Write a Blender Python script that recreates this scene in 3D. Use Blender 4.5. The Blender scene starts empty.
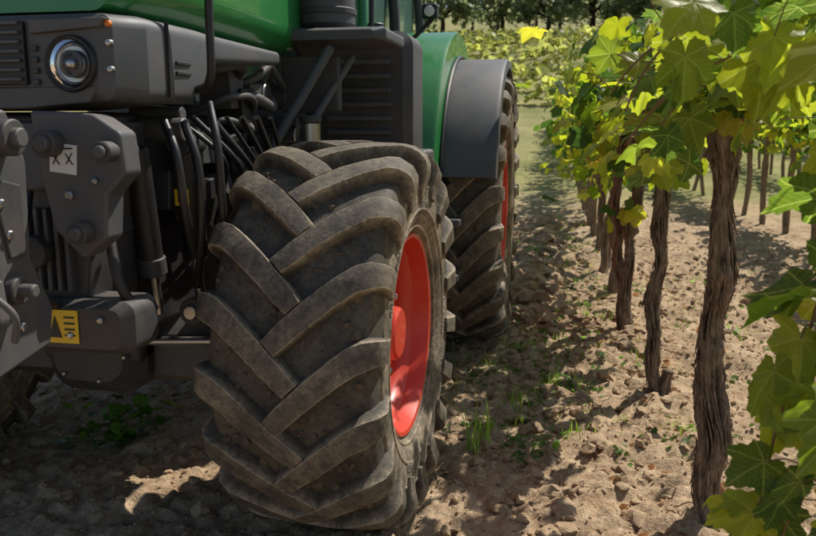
import bpy, bmesh, math, random
import numpy as np
from mathutils import Vector, Matrix
rng=np.random.default_rng(11); random.seed(11)
scene=bpy.context.scene

# ---------------------------------------------------------------- noise
def _h(ix,iy,iz):
    h=(ix*374761393+iy*668265263+iz*1274126177)&0xffffffff
    h=((h^(h>>13))*1103515245)&0xffffffff
    h=((h^(h>>16))*2246822519)&0xffffffff
    h=h^(h>>15)
    return (h&0xffffff)/float(0xffffff)*2-1
def vn(p):
    p=np.asarray(p,float); i=np.floor(p).astype(np.int64); f=p-i; u=f*f*(3-2*f)
    x,y,z=i[:,0],i[:,1],i[:,2]; r=0
    for dx in (0,1):
        for dy in (0,1):
            for dz in (0,1):
                w=(u[:,0] if dx else 1-u[:,0])*(u[:,1] if dy else 1-u[:,1])*(u[:,2] if dz else 1-u[:,2])
                r=r+w*_h(x+dx,y+dy,z+dz)
    return r
def smooth(a,b,x):
    t=np.clip((x-a)/(b-a),0,1); return t*t*(3-2*t)

# ---------------------------------------------------------------- materials
def newmat(name):
    m=bpy.data.materials.new(name); m.use_nodes=True; nt=m.node_tree; nt.nodes.clear()
    out=nt.nodes.new('ShaderNodeOutputMaterial'); return m,nt,out
def N(nt,t,**k):
    n=nt.nodes.new(t)
    for a,b in k.items(): setattr(n,a,b)
    return n
def setin(nt,n,key,v):
    s=n.inputs[key]
    if hasattr(v,'is_linked') : nt.links.new(v,s)
    else:
        if isinstance(v,(tuple,list)) and len(v)==3 and s.type=='RGBA': v=(*v,1)
        s.default_value=v
def math_(nt,op,a,b=None,clamp=False):
    n=N(nt,'ShaderNodeMath',operation=op,use_clamp=clamp); setin(nt,n,0,a)
    if b is not None: setin(nt,n,1,b)
    return n.outputs[0]
def mix(nt,f,a,b):
    n=N(nt,'ShaderNodeMix',data_type='RGBA'); setin(nt,n,0,f); setin(nt,n,6,a); setin(nt,n,7,b); return n.outputs[2]
def noise(nt,scale,detail=6,rough=.6,vec=None,dist=0):
    n=N(nt,'ShaderNodeTexNoise'); n.inputs['Scale'].default_value=scale; n.inputs['Detail'].default_value=detail
    n.inputs['Roughness'].default_value=rough; n.inputs['Distortion'].default_value=dist
    if vec is not None: nt.links.new(vec,n.inputs['Vector'])
    return n.outputs['Fac']
def ramp(nt,f,a,b,lo=0,hi=1):
    n=N(nt,'ShaderNodeMapRange'); n.clamp=True; setin(nt,n,0,f)
    n.inputs[1].default_value=a; n.inputs[2].default_value=b; n.inputs[3].default_value=lo; n.inputs[4].default_value=hi
    return n.outputs[0]
def bump(nt,h,strength,dist):
    n=N(nt,'ShaderNodeBump'); n.inputs['Strength'].default_value=strength; n.inputs['Distance'].default_value=dist
    nt.links.new(h,n.inputs['Height']); return n.outputs[0]
def princ(nt,out,col,rough,metal=0,normal=None,spec=.5,coat=0):
    p=N(nt,'ShaderNodeBsdfPrincipled'); setin(nt,p,'Base Color',col); setin(nt,p,'Roughness',rough); p.inputs['Metallic'].default_value=metal
    p.inputs['Specular IOR Level'].default_value=spec; p.inputs['Coat Weight'].default_value=coat
    if normal is not None: nt.links.new(normal,p.inputs['Normal'])
    nt.links.new(p.outputs[0],out.inputs[0]); return p

def paint(name,col,rough=.45,dust_tone=.4,metal=0,coat=0,dustcol=(.27,.2,.14),grain=.0):
    m,nt,out=newmat(name)
    g=N(nt,'ShaderNodeNewGeometry'); sp=N(nt,'ShaderNodeSeparateXYZ'); nt.links.new(g.outputs['Normal'],sp.inputs[0])
    pos=g.outputs['Position']
    up=ramp(nt,sp.outputs[2],-.3,1,.25,1)
    n1=ramp(nt,noise(nt,5,6,.72,pos),.38,.72)
    n2=ramp(nt,noise(nt,60,3,.6,pos),.35,.8,.5,1.0)
    f=math_(nt,'MULTIPLY',math_(nt,'MULTIPLY',up,n1),math_(nt,'MULTIPLY',n2,dust_tone),True)
    c=mix(nt,f,col,dustcol)
    r=math_(nt,'ADD',math_(nt,'MULTIPLY',f,.5),rough,True)
    nm=bump(nt,noise(nt,350 if grain else 60,2,.5,pos),grain if grain else .04,.002)
    princ(nt,out,c,r,metal,nm,coat=coat); return m
M_green=paint('tractor_green',(.018,.20,.045),.28,.28,coat=.4)
M_grey=paint('grey_plastic',(.072,.077,.082),.52,.55,grain=.12)
M_dark=paint('dark_casting',(.042,.043,.045),.55,.6)
M_mid=paint('painted_casting',(.068,.071,.075),.52,.65)
M_black=paint('black_rubber',(.012,.012,.013),.45,.3)
M_steel=paint('steel',(.45,.44,.42),.33,.35,metal=1)
M_red=paint('rim_red',(.62,.045,.02),.36,.28,coat=.2,dustcol=(.5,.25,.16))
M_yellow=paint('yellow_sticker',(.75,.5,.02),.4,.15)
M_white=paint('white_sticker',(.7,.7,.66),.4,.15)
M_ink=paint('sticker_ink',(.02,.02,.02),.5,.05)
M_orange=paint('orange_marker',(.7,.2,.03),.4,.1)
m,nt,out=newmat('headlight_glass'); p=princ(nt,out,(.9,.92,.95),.03); p.inputs['Transmission Weight'].default_value=1; p.inputs['IOR'].default_value=1.3; M_lens=m
m,nt,out=newmat('reflector_chrome'); princ(nt,out,(.42,.42,.42),.28,1); M_chrome=m
m,nt,out=newmat('cab_glass'); p=princ(nt,out,(.25,.42,.36),.05,spec=.6); p.inputs['Transmission Weight'].default_value=.7; M_glass=m

m,nt,out=newmat('dusty_tyre_rubber'); g=N(nt,'ShaderNodeNewGeometry'); pos=g.outputs['Position']
at=N(nt,'ShaderNodeAttribute',attribute_name='dust_tone')
n1=noise(nt,7,6,.75,pos); n2=noise(nt,55,5,.7,pos); n3=noise(nt,240,2,.6,pos)
f=math_(nt,'MULTIPLY',at.outputs['Fac'],ramp(nt,n1,.32,.64,.30,1.35))
f=math_(nt,'MULTIPLY',f,ramp(nt,n2,.3,.6,.45,1.1),True)
f=math_(nt,'POWER',f,1.25)
c=mix(nt,f,(.024,.023,.022),(.52,.42,.29))
c=mix(nt,ramp(nt,n3,.35,.7,0,.4),c,(.05,.043,.036))
princ(nt,out,c,ramp(nt,n2,.3,.7,.6,.85),0,bump(nt,math_(nt,'ADD',n2,math_(nt,'MULTIPLY',n3,.4)),.35,.006),spec=.35); M_tyre=m
m,nt,out=newmat('tyre_lettering'); g=N(nt,'ShaderNodeNewGeometry')
princ(nt,out,mix(nt,ramp(nt,noise(nt,40,5,.6,g.outputs['Position']),.4,.6),(.09,.08,.07),(.38,.33,.27)),.8); M_let=m

m,nt,out=newmat('soil'); g=N(nt,'ShaderNodeNewGeometry'); pos=g.outputs['Position']
sx=N(nt,'ShaderNodeSeparateXYZ'); nt.links.new(pos,sx.inputs[0])
n0=noise(nt,1.1,4,.6,pos); n1=noise(nt,6,3,.7,pos); n2=noise(nt,38,4,.7,pos); n3=noise(nt,160,2,.7,pos)
c=mix(nt,ramp(nt,n1,.35,.62),(.29,.187,.108),(.56,.41,.26))
c=mix(nt,ramp(nt,n0,.42,.6,0,.6),c,(.25,.157,.087))
c=mix(nt,ramp(nt,n2,.45,.75),c,(.63,.49,.33))
c=mix(nt,ramp(nt,n3,.42,.3,0,.55),c,(.10,.065,.04))
far=ramp(nt,math_(nt,'ADD',sx.outputs[1],math_(nt,'MULTIPLY',noise(nt,.5,4,.6,pos),9)),17,23)
gc=mix(nt,ramp(nt,noise(nt,.35,6,.7,pos),.35,.65),(.20,.205,.075),(.36,.32,.14))
c=mix(nt,far,c,gc)
hb=math_(nt,'ADD',math_(nt,'MULTIPLY',n1,.6),math_(nt,'ADD',math_(nt,'MULTIPLY',n2,.5),math_(nt,'MULTIPLY',n3,.2)))
princ(nt,out,c,.95,0,bump(nt,hb,.9,.03),spec=.15); M_soil=m

m,nt,out=newmat('vine_bark'); g=N(nt,'ShaderNodeNewGeometry'); pos=g.outputs['Position']
mp=N(nt,'ShaderNodeMapping'); mp.inputs['Scale'].default_value=(1,1,.09); nt.links.new(pos,mp.inputs[0])
b1=noise(nt,110,6,.7,mp.outputs[0],.6); b2=noise(nt,16,5,.6,pos); b3=noise(nt,300,2,.6,mp.outputs[0])
at=N(nt,'ShaderNodeAttribute',attribute_name='dust_tone')
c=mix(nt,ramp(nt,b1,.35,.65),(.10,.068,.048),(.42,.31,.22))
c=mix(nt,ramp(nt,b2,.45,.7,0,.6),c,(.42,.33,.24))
c=mix(nt,math_(nt,'MULTIPLY',at.outputs['Fac'],1.5,True),(.05,.033,.023),c)  # low values pull the bark towards dark brown
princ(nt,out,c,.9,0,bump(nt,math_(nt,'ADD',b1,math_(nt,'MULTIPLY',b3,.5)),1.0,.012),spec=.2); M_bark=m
m,nt,out=newmat('cane_bark'); g=N(nt,'ShaderNodeNewGeometry')
princ(nt,out,mix(nt,noise(nt,30,5,.6,g.outputs['Position']),(.12,.06,.025),(.28,.17,.06)),.6); M_cane=m

def leafshade(nt,out,c,p,hval,hmix):
    tc=N(nt,'ShaderNodeHueSaturation'); tc.inputs['Hue'].default_value=.485; tc.inputs['Saturation'].default_value=1.13; tc.inputs['Value'].default_value=hval
    nt.links.new(c,tc.inputs['Color'])
    tr=N(nt,'ShaderNodeBsdfTranslucent'); nt.links.new(tc.outputs[0],tr.inputs[0])
    ms=N(nt,'ShaderNodeMixShader'); ms.inputs[0].default_value=hmix; nt.links.new(p.outputs[0],ms.inputs[1]); nt.links.new(tr.outputs[0],ms.inputs[2])
    nt.links.new(ms.outputs[0],out.inputs[0])
m,nt,out=newmat('vine_leaf')
ac=N(nt,'ShaderNodeAttribute',attribute_name='lcol'); al=N(nt,'ShaderNodeAttribute',attribute_name='luv')
s=N(nt,'ShaderNodeSeparateXYZ'); nt.links.new(al.outputs['Vector'],s.inputs[0]); lx,ly=s.outputs[0],s.outputs[1]
vein=None
for a in (90,38,142,-18,198):
    ca,sa=math.cos(math.radians(a)),math.sin(math.radians(a))
    cr=math_(nt,'ABSOLUTE',math_(nt,'SUBTRACT',math_(nt,'MULTIPLY',lx,sa),math_(nt,'MULTIPLY',ly,ca)))
    dt=math_(nt,'ADD',math_(nt,'MULTIPLY',lx,ca),math_(nt,'MULTIPLY',ly,sa))
    v=math_(nt,'MULTIPLY',ramp(nt,cr,.008,.022,1,0),ramp(nt,dt,0,.02))
    w=math_(nt,'SINE',math_(nt,'MULTIPLY',math_(nt,'SUBTRACT',dt,cr),42))
    sv=math_(nt,'MULTIPLY',math_(nt,'MULTIPLY',ramp(nt,w,.9,1.0,0,.5),ramp(nt,cr,.2,.26,1,0)),ramp(nt,dt,.1,.15))
    v=math_(nt,'MAXIMUM',v,sv)
    vein=v if vein is None else math_(nt,'MAXIMUM',vein,v)
g=N(nt,'ShaderNodeNewGeometry')
nn=noise(nt,45,3,.6,g.outputs['Position'])
c=mix(nt,ramp(nt,nn,.3,.7,0,.35),ac.outputs['Color'],(.12,.15,.03))
c=mix(nt,math_(nt,'MULTIPLY',vein,.45),c,(.30,.36,.12))
p=N(nt,'ShaderNodeBsdfPrincipled'); setin(nt,p,'Base Color',c); p.inputs['Roughness'].default_value=.42; p.inputs['Specular IOR Level'].default_value=.4
nt.links.new(bump(nt,math_(nt,'ADD',nn,math_(nt,'MULTIPLY',vein,-.6)),.35,.004),p.inputs['Normal'])
leafshade(nt,out,c,p,3.5,.55); M_leaf=m
m,nt,out=newmat('vine_leaf_far')
ac=N(nt,'ShaderNodeAttribute',attribute_name='lcol')
p=N(nt,'ShaderNodeBsdfPrincipled'); nt.links.new(ac.outputs['Color'],p.inputs['Base Color']); p.inputs['Roughness'].default_value=.45; p.inputs['Specular IOR Level'].default_value=.35
leafshade(nt,out,ac.outputs['Color'],p,3.5,.52); M_leaf2=m
m,nt,out=newmat('clod_soil'); g=N(nt,'ShaderNodeNewGeometry'); pos=g.outputs['Position']
n1=noise(nt,9,5,.7,pos); n2=noise(nt,120,3,.7,pos)
c=mix(nt,ramp(nt,n1,.35,.65),(.26,.167,.096),(.54,.395,.25)); c=mix(nt,ramp(nt,n2,.45,.7,0,.5),c,(.55,.42,.29))
princ(nt,out,c,.95,0,bump(nt,n2,.8,.008),spec=.15); M_clod=m
m,nt,out=newmat('caked_mud'); g=N(nt,'ShaderNodeNewGeometry')
princ(nt,out,mix(nt,noise(nt,60,4,.7,g.outputs['Position']),(.07,.05,.035),(.22,.165,.115)),.95,spec=.1); M_mud=m
m,nt,out=newmat('grapes'); princ(nt,out,(.02,.012,.03),.5); M_grape=m

# ---------------------------------------------------------------- mesh helpers
def link(o,parent=None):
    scene.collection.objects.link(o)
    if parent is not None:
        o.parent=parent; o.matrix_parent_inverse=Matrix.Translation(-parent.location)
    return o
def empty(name,loc):
    e=bpy.data.objects.new(name,None); e.location=Vector(loc); e.empty_display_size=.2; scene.collection.objects.link(e); return e
def mk(name,V,F,mat,parent=None,sm=True,attrs=None,bev=0,ang=35,seg=2):
    me=bpy.data.meshes.new(name)
    V=np.asarray(V,float)
    me.from_pydata(V.tolist(),[],F.tolist() if hasattr(F,'tolist') else F)
    me.materials.append(mat)
    if attrs:
        for k,(typ,arr) in attrs.items():
            a=me.attributes.new(k,typ,'POINT')
            a.data.foreach_set({'FLOAT':'value','FLOAT_COLOR':'color','FLOAT_VECTOR':'vector'}[typ],np.asarray(arr,np.float32).ravel())
    if sm:
        me.polygons.foreach_set('use_smooth',[True]*len(me.polygons))
        if ang: me.set_sharp_from_angle(angle=math.radians(ang))
    o=bpy.data.objects.new(name,me); link(o,parent)
    if bev:
        b=o.modifiers.new('bevel','BEVEL'); b.width=bev; b.segments=seg; b.limit_method='ANGLE'; b.angle_limit=math.radians(25); b.harden_normals=True
    return o
def fixn(V,F):
    bm=bmesh.new(); vs=[bm.verts.new(v) for v in V]
    for f in F:
        try: bm.faces.new([vs[i] for i in f])
        except ValueError: pass
    bmesh.ops.recalc_face_normals(bm,faces=bm.faces); bm.verts.index_update()
    F2=[[v.index for v in f.verts] for f in bm.faces]; bm.free(); return F2
def box(name,lo,hi,mat,parent,bev=.008,rot=(0,0,0)):
    lo=np.array(lo,float); hi=np.array(hi,float); c=(lo+hi)/2; h=abs(hi-lo)/2
    V=np.array([[sx,sy,sz] for sx in(-1,1) for sy in(-1,1) for sz in(-1,1)],float)*h
    R=np.array(Matrix.Rotation(rot[2],3,'Z')@Matrix.Rotation(rot[1],3,'Y')@Matrix.Rotation(rot[0],3,'X'))
    V=V@R.T+c
    F=[[0,1,3,2],[4,6,7,5],[0,4,5,1],[2,3,7,6],[0,2,6,4],[1,5,7,3]]
    return mk(name,V,F,mat,parent,bev=min(bev,h.min()*.9))
def prism(name,poly,axis,a0,a1,mat,parent,bev=.006):
    n=len(poly); V=[]
    for a in (a0,a1):
        for (p,q) in poly:
            V.append({'x':(a,p,q),'y':(p,a,q),'z':(p,q,a)}[axis])
    F=[list(range(n)),list(range(2*n-1,n-1,-1))]+[[i,i+n,(i+1)%n+n,(i+1)%n] for i in range(n)]
    return mk(name,V,fixn(V,F),mat,parent,bev=bev)
def cat(pts,n):
    P=np.array(pts,float); P=np.vstack([2*P[0]-P[1],P,2*P[-1]-P[-2]]); out=[]
    for i in range(1,len(P)-2):
        for t in np.linspace(0,1,n,endpoint=False):
            a,b,c,d=P[i-1],P[i],P[i+1],P[i+2]
            out.append(.5*((2*b)+(-a+c)*t+(2*a-5*b+4*c-d)*t*t+(-a+3*b-3*c+d)*t**3))
    out.append(P[-2]); return np.array(out)
def tube_g(path,rad,n=12,disp=None):
    P=np.array(path,float); m=len(P); rad=np.ones(m)*rad if np.isscalar(rad) else np.array(rad,float)
    T=np.gradient(P,axis=0); T/=np.maximum(np.linalg.norm(T,axis=1,keepdims=True),1e-9)
    a=np.array([0,0,1.]) if abs(T[0][2])<.9 else np.array([1.,0,0])
    u=np.cross(T[0],a); u/=np.linalg.norm(u); V=[]
    for i in range(m):
        u=u-T[i]*np.dot(u,T[i]); u/=np.linalg.norm(u); w=np.cross(T[i],u)
        th=np.linspace(0,2*math.pi,n,endpoint=False)
        rr=rad[i]*(1 if disp is None else disp[i])
        V.append(P[i]+np.outer(np.cos(th)*rr,u)+np.outer(np.sin(th)*rr,w))
    V=np.vstack(V); F=[]
    for i in range(m-1):
        for j in range(n):
            k=(j+1)%n; F.append([i*n+j,i*n+k,(i+1)*n+k,(i+1)*n+j])
    F.append(list(range(n-1,-1,-1))); F.append([(m-1)*n+j for j in range(n)])
    return V,F
def tube(name,path,rad,mat,parent,n=12,k=0,ang=40):
    if k: path=cat(path,k)
    V,F=tube_g(path,rad,n); return mk(name,V,F,mat,parent,ang=ang)
def cyl(name,p0,p1,r,mat,parent,n=28,ch=.004,r1=None):
    p0=np.array(p0,float); p1=np.array(p1,float); d=(p1-p0)/np.linalg.norm(p1-p0); r1=r if r1 is None else r1
    ch=min(ch,r*.4)
    P=[p0,p0+d*ch,p1-d*ch,p1]; V,F=tube_g(P,[r-ch,r,r1,r1-ch],n); return mk(name,V,F,mat,parent,ang=30)
def lathe(prof,n):
    m=len(prof); V=np.zeros((m*n,3)); th=np.linspace(0,2*math.pi,n,endpoint=False)
    for i,(x,r) in enumerate(prof):
        V[i*n:(i+1)*n,0]=x; V[i*n:(i+1)*n,1]=-r*np.sin(th); V[i*n:(i+1)*n,2]=r*np.cos(th)
    F=[[i*n+j,(i+1)*n+j,(i+1)*n+(j+1)%n,i*n+(j+1)%n] for i in range(m-1) for j in range(n)]
    return V,F
def loft(name,secs,mat,parent,bev=0,ang=35):
    V=[];k=6
    for (y,xl,xh,zl,zh,r) in secs:
        for cx,cz,a0 in ((xh-r,zh-r,0),(xl+r,zh-r,90),(xl+r,zl+r,180),(xh-r,zl+r,270)):
            for t in range(k):
                a=math.radians(a0+90*t/(k-1)); V.append((cx+r*math.cos(a),y,cz+r*math.sin(a)))
    n=4*k; m=len(secs)
    F=[[i*n+j,i*n+(j+1)%n,(i+1)*n+(j+1)%n,(i+1)*n+j] for i in range(m-1) for j in range(n)]
    F.append(list(range(n))); F.append([(m-1)*n+j for j in range(n-1,-1,-1)])
    return mk(name,V,fixn(V,F),mat,parent,bev=bev,ang=ang)

# ---------------------------------------------------------------- ground
def rowx(y):
    y=np.asarray(y,float); return .47+.042*np.maximum(5.5-y,0)-.004*np.maximum(y-5.5,0)
def gh(x,y):
    x=np.asarray(x,float); y=np.asarray(y,float); z0=np.zeros_like(x)
    P=np.stack([x,y,z0],1)
    fade=1-smooth(9,22,np.abs(y))*.7
    h=.03*vn(P*.9+3)+.022*vn(P*2.7)+(.030*vn(P*6+9)+.036*np.abs(vn(P*13+4))+.014*vn(P*31)+.006*vn(P*70))*fade
    h-=.025*np.exp(-((x+.78)/.33)**2)
    h+=.05*np.exp(-((x-rowx(y))/.35)**2)
    h+=.16*np.exp(-((x+.22)/.22)**2)*smooth(5.6,7,y)*(1-smooth(11,14,y))*(.6+.6*vn(P*3.1))
    h-=.015
    h=h+12.5*smooth(16,112,y)+.16*np.maximum(y-118,0) + smooth(25,80,y)*.8*vn(P*.03)
    return h
def axis_x():
    d=np.arange(-3.1,3.1,.021); o=[3.1];s=.03
    while o[-1]<260: s*=1.16; o.append(o[-1]+s)
    o=np.array(o); return np.concatenate([-o[::-1],d[1:],o])
def axis_y():
    a=[1.0]
    while a[-1]<420: a.append(a[-1]+max(.019,.0058*a[-1]) if a[-1]<14 else a[-1]*1.02)
    b=[1.0]; s=.03
    while b[-1]>-60: s*=1.15; b.append(b[-1]-s)
    return np.concatenate([np.array(b[1:])[::-1],np.array(a)])
ax,ay=axis_x(),axis_y(); nx,ny=len(ax),len(ay)
X,Y=np.meshgrid(ax,ay); H=gh(X.ravel(),Y.ravel())
V=np.stack([X.ravel(),Y.ravel(),H],1)
idx=np.arange(nx*ny).reshape(ny,nx)
F=np.stack([idx[:-1,:-1].ravel(),idx[:-1,1:].ravel(),idx[1:,1:].ravel(),idx[1:,:-1].ravel()],1)
mk('ground',V,F,M_soil,ang=0)

def ico(sub):
    bm=bmesh.new(); bmesh.ops.create_icosphere(bm,subdivisions=sub,radius=1); V=np.array([v.co[:] for v in bm.verts]); F=np.array([[v.index for v in f.verts] for f in bm.faces]); bm.free(); return V,F
def scatter(name,T,F,pos,size,mat,seed,squash=.7):
    r=np.random.default_rng(seed); n=len(T); Vs=[];Fs=[]
    lib=[T*(1+.6*vn(T*1.7+r.uniform(0,99,3))[:,None]) for _ in range(24)]
    for i,(p,s) in enumerate(zip(pos,size)):
        q=lib[i%24]*np.array([r.uniform(.7,1.3),r.uniform(.7,1.2),squash*r.uniform(.7,1.2)])
        a=r.uniform(0,6.28); c_,s_=math.cos(a),math.sin(a)
        q=np.stack([q[:,0]*c_-q[:,1]*s_,q[:,0]*s_+q[:,1]*c_,q[:,2]],1)*s+p
        Vs.append(q); Fs.append(F+i*n)
    return mk(name,np.vstack(Vs),np.vstack(Fs),mat,ang=28)
T2,F2=ico(2);T1,F1=ico(1)
n=3600; x=rng.uniform(-2.9,3.2,n); y=1.3+rng.power(1.4,n)*9; s=np.clip(rng.lognormal(-4.15,.45,n),.007,.05)
nm=420; x=np.concatenate([x,rng.normal(-.22,.2,nm)]); y=np.concatenate([y,rng.uniform(5.8,12,nm)]); s=np.concatenate([s,rng.uniform(.03,.095,nm)])
nm=260; x=np.concatenate([x,rng.normal(.12,.22,nm)]); y=np.concatenate([y,rng.uniform(2.4,7,nm)]); s=np.concatenate([s,rng.uniform(.018,.05,nm)])
z=gh(x,y); scatter('soil_clods',T2,F2,np.stack([x,y,z+s*.15],1),s,M_clod,1)
n=13000; x=rng.uniform(-2.6,2.6,n); y=1.3+rng.power(1.3,n)*6.5; s=np.clip(rng.lognormal(-5.1,.4,n),.003,.014)
z=gh(x,y); scatter('soil_crumbs',T1,F1,np.stack([x,y,z+s*.3],1),s,M_clod,2)

# ---------------------------------------------------------------- leaves
def leaf_r(th,teeth=True):
    d=np.degrees(th); r=np.zeros_like(d)+.30
    for c_,L,w in ((90,1.0,42),(38,.86,38),(142,.86,38),(-18,.66,36),(198,.66,36),(-55,.46,26),(235,.46,26)):
        q=np.abs(d-c_)/w; r=np.maximum(r,L*(1-.46*np.clip(q,0,1.4)**1.15))
    sn=np.minimum(np.abs(d+90),np.abs(d-270)); r=r*np.clip(.22+sn/22,0,1)
    if teeth:
        t=(d*24/360)%1; r=r*(1+.11*(np.abs(t-.5)*2-.5))
    return r
def leaf_tpl(na,nr,seed,teeth=True):
    r_=np.random.default_rng(seed)
    th=np.linspace(math.radians(-88),math.radians(268),na); R=leaf_r(th,teeth); V=[[0,0,0]]
    for k in range(1,nr+1):
        q=(k/nr); V+= [[math.cos(t)*r*q,math.sin(t)*r*q,0] for t,r in zip(th,R)]
    V=np.array(V,float); rr=np.hypot(V[:,0],V[:,1]); luv=V.copy()
    a=np.degrees(np.arctan2(V[:,1],V[:,0])); a=np.where(a<-90,a+360,a)
    vd=np.min(np.abs(a[:,None]-np.array([90,38,142,-18,198])[None]),axis=1)/26
    V[:,2]=.10*rr*np.clip(vd,0,1)-.22*rr**2+.10*np.abs(V[:,0])+.07*vn(V*3.2+r_.uniform(0,50,3))*rr*2
    F=[]
    for j in range(na-1): F.append([0,1+j,2+j])
    for k in range(nr-1):
        for j in range(na-1):
            b=1+k*na+j; F.append([b,b+na,b+na+1]); F.append([b,b+na+1,b+1])
    return V,np.array(F),luv
HI=[leaf_tpl(97,6,s) for s in (1,2,3)]
MED=[leaf_tpl(33,2,s,False) for s in (4,5)]
LOW=[leaf_tpl(15,1,6,False)]
PAL=np.array([[.028,.060,.014],[.050,.095,.018],[.095,.145,.022],[.16,.20,.030],[.20,.24,.035],[.25,.26,.045],[.20,.14,.04]])
def leafcol(r,n,yel=.0):
    w=np.array([.22,.26,.22,.15,.1,.035,.015])*np.array([1,1,1,1+yel*2,1+yel*4,1+yel*4,1]); w/=w.sum()
    c=PAL[r.choice(len(PAL),n,p=w)]; return c*r.uniform(.8,1.25,(n,1))
def build_leaves(name,pos,nrm,tip,size,col,tpls,parent=None,mat=None,seed=0):
    r=np.random.default_rng(seed); Vs=[];Fs=[];Cs=[];Us=[];off=0
    nrm=nrm/np.linalg.norm(nrm,axis=1,keepdims=True); tip=tip-nrm*np.sum(tip*nrm,1,keepdims=True); tip/=np.linalg.norm(tip,axis=1,keepdims=True); xx=np.cross(tip,nrm)
    pick=r.integers(0,len(tpls),len(pos))
    for k,(V,F,U) in enumerate(tpls):
        id_=np.where(pick==k)[0]
        if len(id_)==0: continue
        sc=size[id_][:,None,None]; cup=r.uniform(.5,1.8,(len(id_),1))
        q=xx[id_][:,None,:]*V[None,:,0:1]+tip[id_][:,None,:]*V[None,:,1:2]+nrm[id_][:,None,:]*(V[None,:,2]*cup)[:,:,None]
        q=q*sc+pos[id_][:,None,:]; n=len(V)
        Vs.append(q.reshape(-1,3)); Fs.append((F[None]+(np.arange(len(id_))*n)[:,None,None]+off).reshape(-1,3)); off+=n*len(id_)
        Cs.append(np.repeat(np.hstack([col[id_],np.ones((len(id_),1))]),n,axis=0)); Us.append(np.tile(U,(len(id_),1)))
    return mk(name,np.vstack(Vs),np.vstack(Fs),mat or (M_leaf if tpls is HI else M_leaf2),parent,ang=0,attrs={'lcol':('FLOAT_COLOR',np.vstack(Cs)),'luv':('FLOAT_VECTOR',np.vstack(Us))})
def canopy_pts(r,n,x0,ylo,yhi,zlo=1.46,zhi=2.02,w=.22):
    y=r.uniform(ylo,yhi,n); z=zlo+(zhi-zlo)*r.beta(1.3,1.2,n)
    hang=r.random(n)<.07; z=np.where(hang,zlo-r.uniform(0,.3,n),z)
    k=vn(np.stack([y*3.3,z*3.3,np.zeros(n)+x0],1)); keep=k>-.35
    y,z=y[keep],z[keep]; n=len(y); x=np.full(n,float(x0))
    dx=r.normal(0,w,n)+.18*vn(np.stack([y*2,z*2,y*0+7],1)); x=x+dx
    pos=np.stack([x,y,z],1)
    nr=r.normal(0,.5,(n,3)); nr[:,0]+=np.sign(dx)*.55+.2; nr[:,2]+=.65; nr[:,1]+=.15
    tp=r.normal(0,.35,(n,3)); tp[:,2]-=.9; tp[:,0]+=np.sign(dx)*.4
    return pos,nr,tp

# ---------------------------------------------------------------- vine trunk
def trunk(name,pts,r0,r1,parent,seed,na=44,step=.014):
    P=cat(pts,14); L=np.concatenate([[0],np.cumsum(np.linalg.norm(np.diff(P,axis=0),axis=1))]); m=int(L[-1]/step)
    t=np.linspace(0,L[-1],m); P=np.stack([np.interp(t,L,P[:,i]) for i in range(3)],1)
    q=t/L[-1]
    wob=np.stack([vn(np.stack([t*5,t*0+seed,t*0+k],1)) for k in (1,2)],1)*.022
    P[:,0]+=wob[:,0]; P[:,1]+=wob[:,1]
    rad=r0+(r1-r0)*q**.8; rad=rad*(1+.45*np.exp(-t/.07))*(1+.3*np.exp(-((q-1)/.05)**2))*(1+.24*vn(np.stack([t*7,t*0+seed,t*0],1)))
    th=np.linspace(0,2*math.pi,na,endpoint=False); TT,QQ=np.meshgrid(th,t)
    tw=TT+QQ*1.6
    c1=np.stack([np.cos(tw).ravel()*2.2+seed,np.sin(tw).ravel()*2.2,QQ.ravel()*2.2],1)
    c2=np.stack([np.cos(tw).ravel()*6+seed,np.sin(tw).ravel()*6,QQ.ravel()*5],1)
    c3=np.stack([np.cos(tw).ravel()*12+seed,np.sin(tw).ravel()*12,QQ.ravel()*11],1)
    d=.30*vn(c1)+.20*(1-2*np.abs(vn(c2)))+.16*vn(c3)+.07*vn(c3*2.3); d=d.reshape(m,na)*.85
    if na>40:
        d=d+.17*np.cos(2*TT-7.5*QQ*L[-1]-seed)
        kr=np.random.default_rng(seed+500)
        for _ in range(9):
            ta_,tz_=kr.uniform(0,6.28),kr.uniform(.05,.97)*L[-1]; da=np.abs((TT-ta_+math.pi)%(2*math.pi)-math.pi)
            d=d+kr.uniform(.25,.6)*np.exp(-(da/.5)**2-((QQ-tz_)/kr.uniform(.02,.05))**2)
    V,F=tube_g(P,rad,na,disp=1+d); dust_tone=np.clip(.5+2.2*d.ravel(),0,1)  # bark tone follows relief: darker in hollows, paler on ridges
    return mk(name,V,F,M_bark,parent,ang=0,attrs={'dust_tone':('FLOAT',dust_tone)}),P,rad
def bark_strips(parent,P,rad,n,seed):
    r=np.random.default_rng(seed); Vs=[];Fs=[];off=0
    for i in range(n):
        k=r.integers(2,len(P)-10); ln=r.integers(5,22); a=r.uniform(0,6.28); path=[]
        for j in range(ln):
            if k+j>=len(P): break
            aa=a-j*.02; rr=rad[k+j]*(1.12+.18*(j/ln if i%2 else 1-j/ln)**3*2); path.append(P[k+j]+np.array([math.cos(aa)*rr,math.sin(aa)*rr,0]))
        if len(path)<4: continue
        path=np.array(path); V,F=tube_g(path,np.sin(np.linspace(.25,2.9,len(path)))*r.uniform(.0018,.0052),5)
        Vs.append(V); Fs+=[[q+off for q in f] for f in F]; off+=len(V)
    V=np.vstack(Vs); mk('peeling_bark',V,Fs,M_bark,parent,ang=0,attrs={'dust_tone':('FLOAT',.35+.65*np.repeat(r.random(len(V)//5+1),5)[:len(V)])})

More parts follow.
